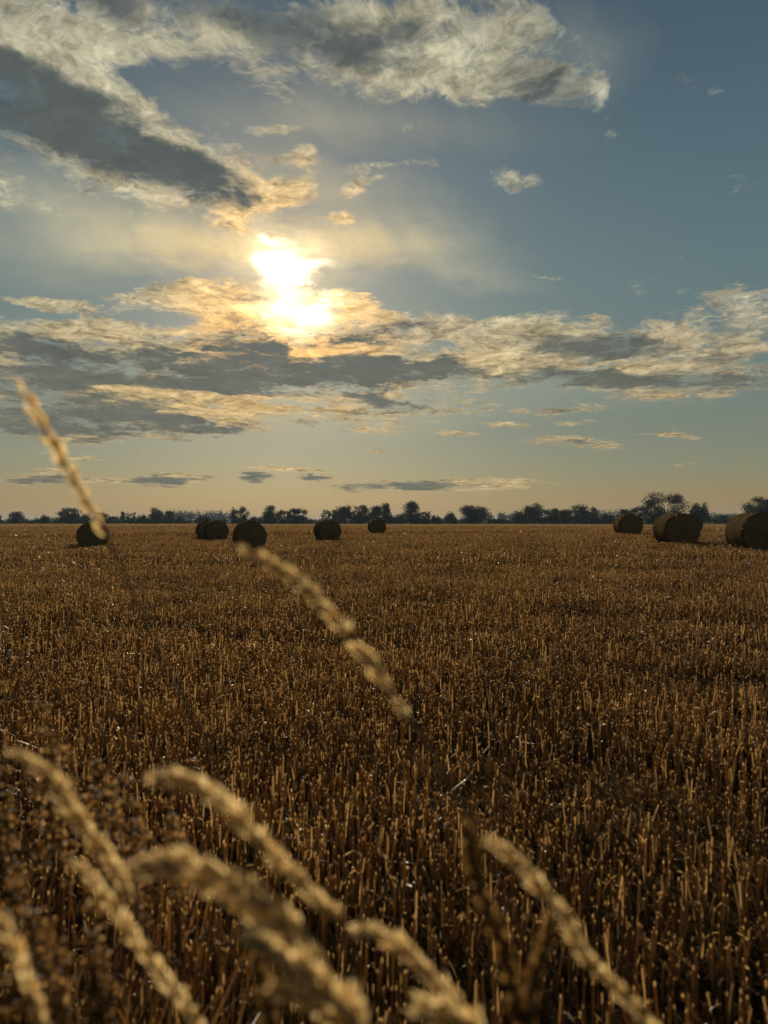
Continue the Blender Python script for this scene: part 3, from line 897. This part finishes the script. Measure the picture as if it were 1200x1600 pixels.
# the farther wood, too far to count its trees: one mass
rs = np.random.default_rng(77)
C = []; S = []
def wood(x0, x1, t0, t1, Y):
    n = int((x1 - x0) / 2.2)
    for k in range(n):
        px_k = x0 + (x1 - x0) * rs.random(); f = (px_k - x0) / (x1 - x0)
        yy = Y + rs.random() * 60
        q = at(px_k, 800, yy)
        H = max(2.0, at(600, t0 + (t1 - t0) * f + rs.normal() * 1.0 + 3.0 * abs(2 * f - 1) ** 4, yy).z)
        C.append((q.x, yy, H * .5)); S.append((1.5 + 2.5 * rs.random(), 2.5, H * .52))
wood(245, 362, 798, 797, 1000); wood(250, 360, 800, 801, 940)
wood(0, 190, 811, 807, 950); wood(395, 420, 806, 806, 900); wood(610, 640, 803, 804, 900); wood(755, 825, 801, 802, 900); wood(925, 985, 797, 796, 860); wood(1095, 1165, 804, 802, 850); wood(480, 520, 811, 811, 900); wood(1090, 1260, 806, 804, 900); wood(-120, 0, 810, 811, 950)
C = np.array(C); S = np.array(S)
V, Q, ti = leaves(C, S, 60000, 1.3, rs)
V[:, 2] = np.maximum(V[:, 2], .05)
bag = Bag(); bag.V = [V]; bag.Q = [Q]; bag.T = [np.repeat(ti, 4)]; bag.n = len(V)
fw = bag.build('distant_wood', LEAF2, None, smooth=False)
tag(fw, 'pale hazy woodland far behind the tree line', 'wood', kind='stuff')
# ---------------------------------------------------------------- dry grasses right in front of the lens
GRASS = straw_mat('grass_head', [(0, (.48, .40, .26)), (.5, (.68, .585, .40)), (1, (.82, .74, .54))], .72, .5, .3, (1.28, 1.12, .80))
GSTEM = straw_mat('grass_stem', [(0, (.12, .08, .04)), (1, (.24, .17, .085))], .3, .45, .4)
BROWN = straw_mat('brown_seed', [(0, (.08, .045, .02)), (.5, (.24, .155, .075)), (.85, (.42, .29, .14)), (1, (.62, .48, .27))], .58, .5, .35, (1.15, .95, .62))
BSTEM = straw_mat('brown_stem', [(0, (.06, .03, .015)), (1, (.14, .07, .035))], .15, .5, .4)

def catmull(P, n):
    out = []
    P = [P[0] * 2 - P[1]] + P + [P[-1] * 2 - P[-2]]
    for i in range(1, len(P) - 2):
        for k in range(n):
            t = k / n
            a, b_, c, d = P[i - 1], P[i], P[i + 1], P[i + 2]
            out.append(.5 * ((2 * b_) + (c - a) * t + (2 * a - 5 * b_ + 4 * c - d) * t * t + (3 * b_ - a - 3 * c + d) * t ** 3))
    out.append(P[-2])
    return out

def almond(P, D, L, W, T_, rs):
    """n papery pointed husks, each a folded boat shaped bract: base P, axis D, length L, width W"""
    n = len(P)
    ref = rs.normal(size=(n, 3))
    s = np.cross(D, ref); s /= np.linalg.norm(s, axis=1, keepdims=True) + 1e-9
    t = np.cross(D, s)
    V = []
    for f, w, bow in [(0.0, .25, 0.0), (.3, 1.0, .10), (.65, .82, .12), (1.0, .05, .02)]:
        c = P + D * (L * f)[:, None] + t * (L * bow)[:, None]
        for e, dpt in ((-.5, 0.0), (0.0, .32), (.5, 0.0)):
            V.append(c + s * (W * w * e)[:, None] + t * (W * w * dpt)[:, None])
    V = np.stack(V, 1); vs = 12
    base = np.arange(n)[:, None] * vs
    Q = []
    for k in range(3):
        for j in range(2):
            Q.append(np.concatenate([base + k * 3 + j, base + k * 3 + j + 1, base + (k + 1) * 3 + j + 1, base + (k + 1) * 3 + j], 1))
    return V.reshape(-1, 3), np.stack(Q, 1).reshape(-1, 4), vs

def seg_len(pts):
    L = [0]
    for a, b_ in zip(pts, pts[1:]): L.append(L[-1] + (b_ - a).length)
    return L

def grass(label, px, y0, y1, head, kind, width, root=None, seed=1, brown=False, name='grass_stalk', gaps=()):
    """px: photo pixels from the tip down the stalk; depths y0 (tip) .. y1; head: part of those pixels that carries seed (0..1)"""
    rs = np.random.default_rng(seed)
    n = len(px)
    P = [at(x, y, y0 + (y1 - y0) * i / (n - 1)) for i, (x, y) in enumerate(px)]
    last = P[-1]; d = (P[-1] - P[-2]).normalized()
    nh = len(P)
    if root is None: root = (last.x + max(-.15, min(.25, d.x * .5)), last.y + .05)
    rp = Vector((root[0], root[1], g1(*root)))
    if last.z - rp.z > .3:
        P.append(last.lerp(rp, .35) + Vector((d.x * .06, 0, .02)))
    P.append(rp)
    cur = catmull(P, 14)
    kh = (nh - 1) * 14
    base = rp.copy()
    t = empty(name, base)
    tag(t, label, 'dry grass', 'dry grasses close in front of the camera')
    loc = [c - base for c in cur]
    # stem
    m = len(loc)
    sp = [(c, (.0009 + .0008 * k / m) if not brown else (.0016 + .0016 * k / m)) for k, c in enumerate(loc)]
    V, Q = limb(sp, 7)
    bag = Bag(); V = np.array(V); bag.add(V, np.array(Q), np.full(len(V), .5), 1)
    bag.build('stem', BSTEM if brown else GSTEM, t)
    # seed head
    LL = seg_len(loc); tot = LL[kh] * head
    Pn = []; Dn = []; Ln = []; Wn = []; Tn = []
    def point(s):
        k = max(1, next((i for i, l in enumerate(LL) if l >= s), len(LL) - 1))
        f = (s - LL[k - 1]) / max(1e-6, LL[k] - LL[k - 1])
        return loc[k - 1].lerp(loc[k], f), (loc[k - 1] - loc[k]).normalized()      # towards the tip
    if kind == 'spike':            # separate spikelets left and right along the stalk
        s = .004; side = 1; step = width * .62
        while s < tot:
            c, ax_ = point(s)
            if not any(a <= s / tot <= b_ for a, b_ in gaps):
                o_ = ax_.cross(Vector((0, 1, 0))).normalized()
                sw = .55 + .45 * min(1, s / (tot * .25))
                for q in range(5):
                    dd = (ax_ + o_ * side * (.10 + .34 * rs.random()) + Vector(rs.normal(0, .10, 3))).normalized()
                    pp = c - ax_ * width * .25 + ax_ * (q * width * .14) + o_ * side * .0006
                    Pn.append(pp); Dn.append(dd); Ln.append(width * (.75 + .3 * rs.random()) * sw); Wn.append(width * (.24 + .08 * rs.random()) * sw); Tn.append(rs.random())
            side = -side; s += step * (.8 + .4 * rs.random())
    else:                          # dense plume
        # spikelets in uneven bunches along the axis, with a scatter of single husks between them
        F = []
        s = .002
        while s < tot:
            big_ = .55 + .75 * rs.random(); a0 = rs.random() * 6.28
            for _ in range(int((7 if width < .02 else 13) * big_ * (1.6 if brown else 1))):
                F.append((min(.999, max(0, s / tot + rs.normal() * .0016 / tot)), a0 + rs.normal() * .38, big_))
            s += (.0023 if width < .02 else .0019) * (.5 + 1.1 * rs.random())
        for _ in range(int(tot / (.0007 if brown else .0012))):
            F.append((rs.random(), rs.random() * 6.28, .8))
        for f, a, big_ in F:
            s = f * tot
            if any(a <= f <= b_ for a, b_ in gaps): continue
            c, ax_ = point(s)
            env = big_ ** .5 * (min(1, f / .30) ** .6) * (1 - .35 * max(0, f - .7) / .3) * (.78 + .30 * float(vnoise(np.array([f * 5.0]), np.array([0.0]), 1.0, seed)[0])) * (.72 + .62 * float(vnoise(np.array([f * 7.0]), np.array([a * .8]), 1.0, seed + 3)[0]))
            o1 = ax_.orthogonal().normalized(); o2 = ax_.cross(o1)
            out_ = o1 * math.cos(a) + o2 * math.sin(a)
            rr = width * .5 * env * (rs.random() ** .6) * (1.0 if rs.random() > .05 else 1.4)
            dd = (ax_ + out_ * (.22 + .28 * rs.random()) * big_ + Vector(rs.normal(0, .08, 3))).normalized()
            Pn.append(c + out_ * rr * .72); Dn.append(dd); Ln.append((.0062 + .0046 * rs.random()) * (.8 + .3 * big_)); Wn.append(.0017 + .0011 * rs.random()); Tn.append(rs.random())
    V, Q, vs = almond(np.array([tuple(v) for v in Pn]), np.array([tuple(v) for v in Dn]), np.array(Ln), np.array(Wn), None, rs)
    bag = Bag(); bag.add(V, Q, np.array(Tn), vs)
    bag.build('seed_head', BROWN if brown else GRASS, t)
    return t

grass('tall nodding grass spike standing into the sky, its lower end over the leftmost bale', [(40, 612), (62, 655), (88, 700), (112, 742), (135, 785), (160, 825), (210, 930), (282, 1085), (345, 1225)], .54, .66, .36, 'spike', .0175, seed=3)
grass('long grass spike broken into separate clumps, running down right from below the left centre bale', [(392, 865), (430, 884), (470, 914), (520, 962), (560, 1012), (596, 1060), (634, 1116), (700, 1220), (790, 1400)], .50, .56, .527, 'plume', .0088, seed=4, gaps=((.55, .60), (.855, .915)))
grass('pale arching grass plume left of centre, tip pointing left above the thickest plume', [(246, 1212), (290, 1218), (345, 1248), (400, 1305), (455, 1365), (505, 1415), (540, 1452), (565, 1530), (575, 1640)], .46, .50, .63, 'plume', .0115, seed=5)
grass('thickest pale grass plume at the lower left, arching flat out to the left', [(210, 1357), (262, 1352), (318, 1360), (370, 1390), (420, 1430), (462, 1472), (495, 1510), (530, 1580), (550, 1660)], .42, .46, .66, 'plume', .0225, seed=6)
grass('pale grass plume below the thickest one, cut off by the bottom edge', [(392, 1468), (430, 1492), (480, 1522), (525, 1560), (560, 1605), (585, 1660), (600, 1740)], .40, .43, .85, 'plume', .0200, seed=7)
grass('thin pale grass head tucked under the bottom plume, just above the bottom edge', [(430, 1545), (470, 1562), (505, 1585), (535, 1615), (560, 1660)], .41, .44, .8, 'plume', .010, seed=8)
grass('long narrow pale grass head sloping down across the brown docks at the left', [(34, 1182), (70, 1203), (105, 1250), (140, 1300), (172, 1342), (205, 1400), (235, 1470), (262, 1560)], .48, .55, .62, 'plume', .0100, seed=9)
grass('pale loose grass head below the long narrow one, reaching the bottom edge', [(118, 1345), (150, 1380), (182, 1422), (215, 1470), (250, 1520), (290, 1570), (320, 1625), (345, 1700)], .46, .52, .86, 'spike', .0130, seed=10)
grass('curled pale grass head coming in from the left edge near the bottom corner', [(-22, 1425), (4, 1440), (26, 1480), (42, 1530), (62, 1580), (80, 1640), (92, 1720)], .44, .48, .8, 'spike', .0125, seed=11)
grass('hooked pale grass head in the bottom left corner below the curled one', [(-30, 1475), (2, 1470), (26, 1490), (44, 1530), (54, 1580), (60, 1650)], .42, .46, .5, 'spike', .011, seed=12)
grass('short pale grass head standing apart near the bottom, right of the plumes', [(566, 1452), (602, 1463), (640, 1492), (676, 1526), (708, 1558), (735, 1610), (750, 1680)], .47, .50, .70, 'plume', .0115, seed=13)
grass('forked pale grass head cut by the bottom edge, under the short one', [(660, 1566), (690, 1572), (715, 1588), (740, 1612), (765, 1660)], .43, .46, .8, 'plume', .0115, seed=14)
grass('small pale grass tip at the bottom edge, beside the forked head', [(655, 1585), (685, 1598), (715, 1612), (745, 1650)], .42, .45, .8, 'plume', .009, seed=15)
grass('long greenish tan grass spike curving down to the bottom edge, farthest right', [(768, 1318), (800, 1340), (845, 1390), (885, 1440), (920, 1495), (965, 1545), (1005, 1590), (1035, 1640), (1060, 1720)], .50, .52, .86, 'plume', .0085, seed=16)
grass('upright brown withered seed stalk beside the long greenish tan spike', [(731, 1302), (740, 1350), (758, 1410), (782, 1470), (800, 1530), (815, 1600), (822, 1680)], .50, .52, .95, 'plume', .0135, seed=17, brown=True)
grass('short brown withered branch leaning right, beside the upright brown seed stalk', [(862, 1432), (852, 1470), (838, 1510), (830, 1560), (825, 1620), (826, 1690)], .52, .52, .9, 'plume', .0110, seed=18, brown=True)
grass('brown withered seed stalk hidden among the plumes at the bottom', [(398, 1500), (412, 1540), (425, 1590), (432, 1660)], .55, .55, .95, 'plume', .014, seed=19, brown=True)

# dried docks: upright rusty stalks set with papery seeds
def dock(label, Y, tips, root, seed, dens=1.0):
    rs = np.random.default_rng(seed)
    rpt = at(root[0], root[1], Y); r0 = Vector((rpt.x, Y + .05, g1(rpt.x, Y + .05)))
    t = empty('dock_plant', r0)
    tag(t, label, 'dock plant', 'withered docks in the lower left')
    first = None
    for q, (tx, ty) in enumerate(tips):
        Pn = []; Dn = []; Ln = []; Wn = []; Tn = []
        tp = at(tx, ty, Y + rs.normal() * .03) - r0
        if first is None:
            pts = [Vector((0, 0, 0)), tp * .35 + Vector((rs.normal() * .015, 0, 0)), tp * .7 + Vector((rs.normal() * .015, 0, 0)), tp]
            first = tp
        else:
            h0 = .45 + .25 * rs.random()
            s0 = first * h0
            pts = [s0, s0.lerp(tp, .4) + Vector((0, 0, -.02)), s0.lerp(tp, .75), tp]
        cur = catmull(pts, 8)
        m = len(cur)
        v, qq = limb([(c, .0030 * (1 - .75 * k / m) if q == 0 else .0019 * (1 - .7 * k / m)) for k, c in enumerate(cur)], 6)
        bag = Bag(); VV = np.array(v); bag.add(VV, np.array(qq), np.full(len(VV), .5), 1)
        br = bag.build('stem' if q == 0 else 'branch', BSTEM, t)
        LL = seg_len(cur)
        start = .74 if q == 0 else .60
        # whorls of seed up the branch
        s = LL[-1] * start
        while s < LL[-1]:
            k = next((i for i, l in enumerate(LL) if l >= s), m - 1)
            c = cur[k]; ax_ = (cur[k] - cur[max(0, k - 1)]).normalized() if k else Vector((0, 0, 1))
            f = (s / LL[-1] - start) / (1 - start)
            ring = .0125 * (1 - .45 * f) * (.7 + .6 * rs.random())
            for _ in range(int(10 * dens * (1 - .25 * f)) + 4):
                a = rs.random() * 6.28
                o1 = ax_.orthogonal().normalized(); o2 = ax_.cross(o1)
                ov = o1 * math.cos(a) + o2 * math.sin(a)
                Pn.append(c + ov * ring * rs.random() + ax_ * rs.normal() * .003)
                Dn.append((ov + ax_ * .3 + Vector(rs.normal(0, .5, 3))).normalized()); Ln.append(.0046 + .0030 * rs.random()); Wn.append(.0042 + .0026 * rs.random())
                Tn.append(min(1, rs.random() ** 1.3 + (.3 if rs.random() < .08 else 0)))
            s += .0068 * (1 + 1.6 * rs.random() ** 2)
        V, Q, vs = almond(np.array([tuple(v) for v in Pn]), np.array([tuple(v) for v in Dn]), np.array(Ln), np.array(Wn), None, rs)
        bag = Bag(); bag.add(V, Q, np.array(Tn), vs); bag.build('seed_clumps', BROWN, br)
dock('tallest withered dock at the left, its tip above the long narrow grass head', 1.05, [(66, 1106), (97, 1170), (78, 1150), (112, 1215), (50, 1200)], (112, 1900), 41)
dock('withered dock with a rounded top, just right of the long narrow grass head', 1.0, [(160, 1204), (146, 1195), (182, 1250), (130, 1250), (175, 1215)], (185, 1900), 42)
dock('withered dock between the rounded one and the slim one, left of the pale arching plume', .98, [(196, 1222), (214, 1262), (230, 1310), (205, 1290)], (232, 1900), 43)
dock('slim withered dock under the tip of the pale arching plume', 1.1, [(262, 1225), (283, 1288), (270, 1270)], (292, 1900), 44)
dock('withered dock cut by the left edge of the picture', .95, [(4, 1205), (-12, 1190), (16, 1260), (30, 1330)], (40, 1900), 45)
dock('low withered dock standing near the bottom edge at the left', .75, [(143, 1420), (158, 1500), (150, 1470), (172, 1540)], (172, 2200), 46, 1.2)
dock('low dark withered dock in the bottom left corner', .70, [(30, 1380), (70, 1450), (52, 1430), (100, 1500), (88, 1480)], (110, 2200), 47, 1.2)

# tussocks of dry grass blades at the field margin
DRYB = straw_mat('dry_blade', [(0, (.08, .045, .022)), (.6, (.22, .135, .066)), (1, (.44, .32, .17))], .45, .5, .25)
GREENB = straw_mat('green_blade', [(0, (.05, .10, .02)), (1, (.14, .24, .05))], .45, .4, .5, (1, 1, .5))
def tussock(label, px, py_unused, Y, n, h, seed, mat, name='grass_tussock', cat='grass tussock', group='dry tussocks along the near margin'):
    rs = np.random.default_rng(seed)
    q = at(px, 1500, Y)
    t = empty(name, (q.x, Y, g1(q.x, Y)))
    tag(t, label, cat, group)
    a = rs.random(n) * 6.28; e = rs.uniform(.6, 1.5, n)
    P0 = np.stack([rs.normal(0, .035, n), rs.normal(0, .035, n), np.zeros(n)], -1)
    d0 = np.stack([np.cos(a) * np.cos(e), np.sin(a) * np.cos(e), np.sin(e)], -1)
    global rng
    V, Q, vs = strips(P0, d0, h * (.5 + .7 * rs.random(n)), .003 + .003 * rs.random(n), rs.random(n) * .6, 6)
    bag = Bag(); bag.add(V, Q, rs.random(n), vs)
    bag.build('leaves', mat, t)
    v, qq = limb([(Vector((0, 0, -.02)), .035), (Vector((0, 0, .02)), .03), (Vector((0, 0, .05)), .012)], 9)
    bag = Bag(); v = np.array(v); bag.add(v, np.array(qq), np.full(len(v), .2), 1); bag.build('crown', BSTEM, t)
tussock('dry tussock at the very left of the near margin, below the docks', 40, 0, 1.15, 110, .52, 61, DRYB)
tussock('dry tussock behind the pale loose grass head at the left', 165, 0, 1.22, 110, .56, 62, DRYB)
tussock('dry tussock between the lower left docks and the thickest plume', 295, 0, 1.25, 90, .46, 63, DRYB)
tussock('dry tussock at the bottom edge below the thickest plume', 430, 0, 1.32, 60, .30, 64, DRYB)
tussock('dry tussock at the bottom edge left of the upright brown stalk', 640, 0, 1.45, 34, .20, 65, DRYB)
tussock('tall dry tussock among the docks, between the two left pale heads', 105, 0, 1.05, 90, .60, 68, DRYB)
tussock('tall dry tussock just left of the thickest pale plume', 235, 0, 1.10, 90, .56, 69, DRYB)
tussock('dry tussock in the bottom left corner below the curled grass head', 10, 0, .98, 80, .46, 70, DRYB)
tussock('small fresh green shoots sprouting in the stubble above the short pale grass head', 600, 0, 2.25, 9, .11, 66, GREENB, 'green_shoots', 'green shoots', 'fresh green shoots in the stubble')
tussock('single fresh green shoot sprouting beside the tip of the right hand spike', 802, 0, 2.6, 4, .11, 67, GREENB, 'green_shoots', 'green shoots', 'fresh green shoots in the stubble')
# ---------------------------------------------------------------- air
HAZE = 0.00013
bm = bmesh.new()
bmesh.ops.create_cube(bm, size=1.0)
me = bpy.data.meshes.new('haze'); bm.to_mesh(me); bm.free()
hz = link('haze', me)
hz.scale = (14600, 14600, 26); hz.location = (0, 0, 26 / 2 - 2.2)
hm = bpy.data.materials.new('haze'); hm.use_nodes = True
nt_ = hm.node_tree; nt_.nodes.clear()
oo = nt_.nodes.new('ShaderNodeOutputMaterial'); vv = nt_.nodes.new('ShaderNodeVolumePrincipled')
vv.inputs['Color'].default_value = (.62, .80, 1.0, 1)
vv.inputs['Density'].default_value = HAZE
vv.inputs['Anisotropy'].default_value = 0.0
nt_.links.new(vv.outputs[0], oo.inputs['Volume'])
me.materials.append(hm)
tag(hz, 'thin evening haze over the field', 'haze', kind='stuff')
hz.visible_shadow = True
sc.cycles.max_bounces = 5
sc.cycles.diffuse_bounces = 3
sc.cycles.glossy_bounces = 2
sc.cycles.transmission_bounces = 3
sc.cycles.volume_bounces = 0
sc.cycles.transparent_max_bounces = 6
sc.cycles.use_denoising = True
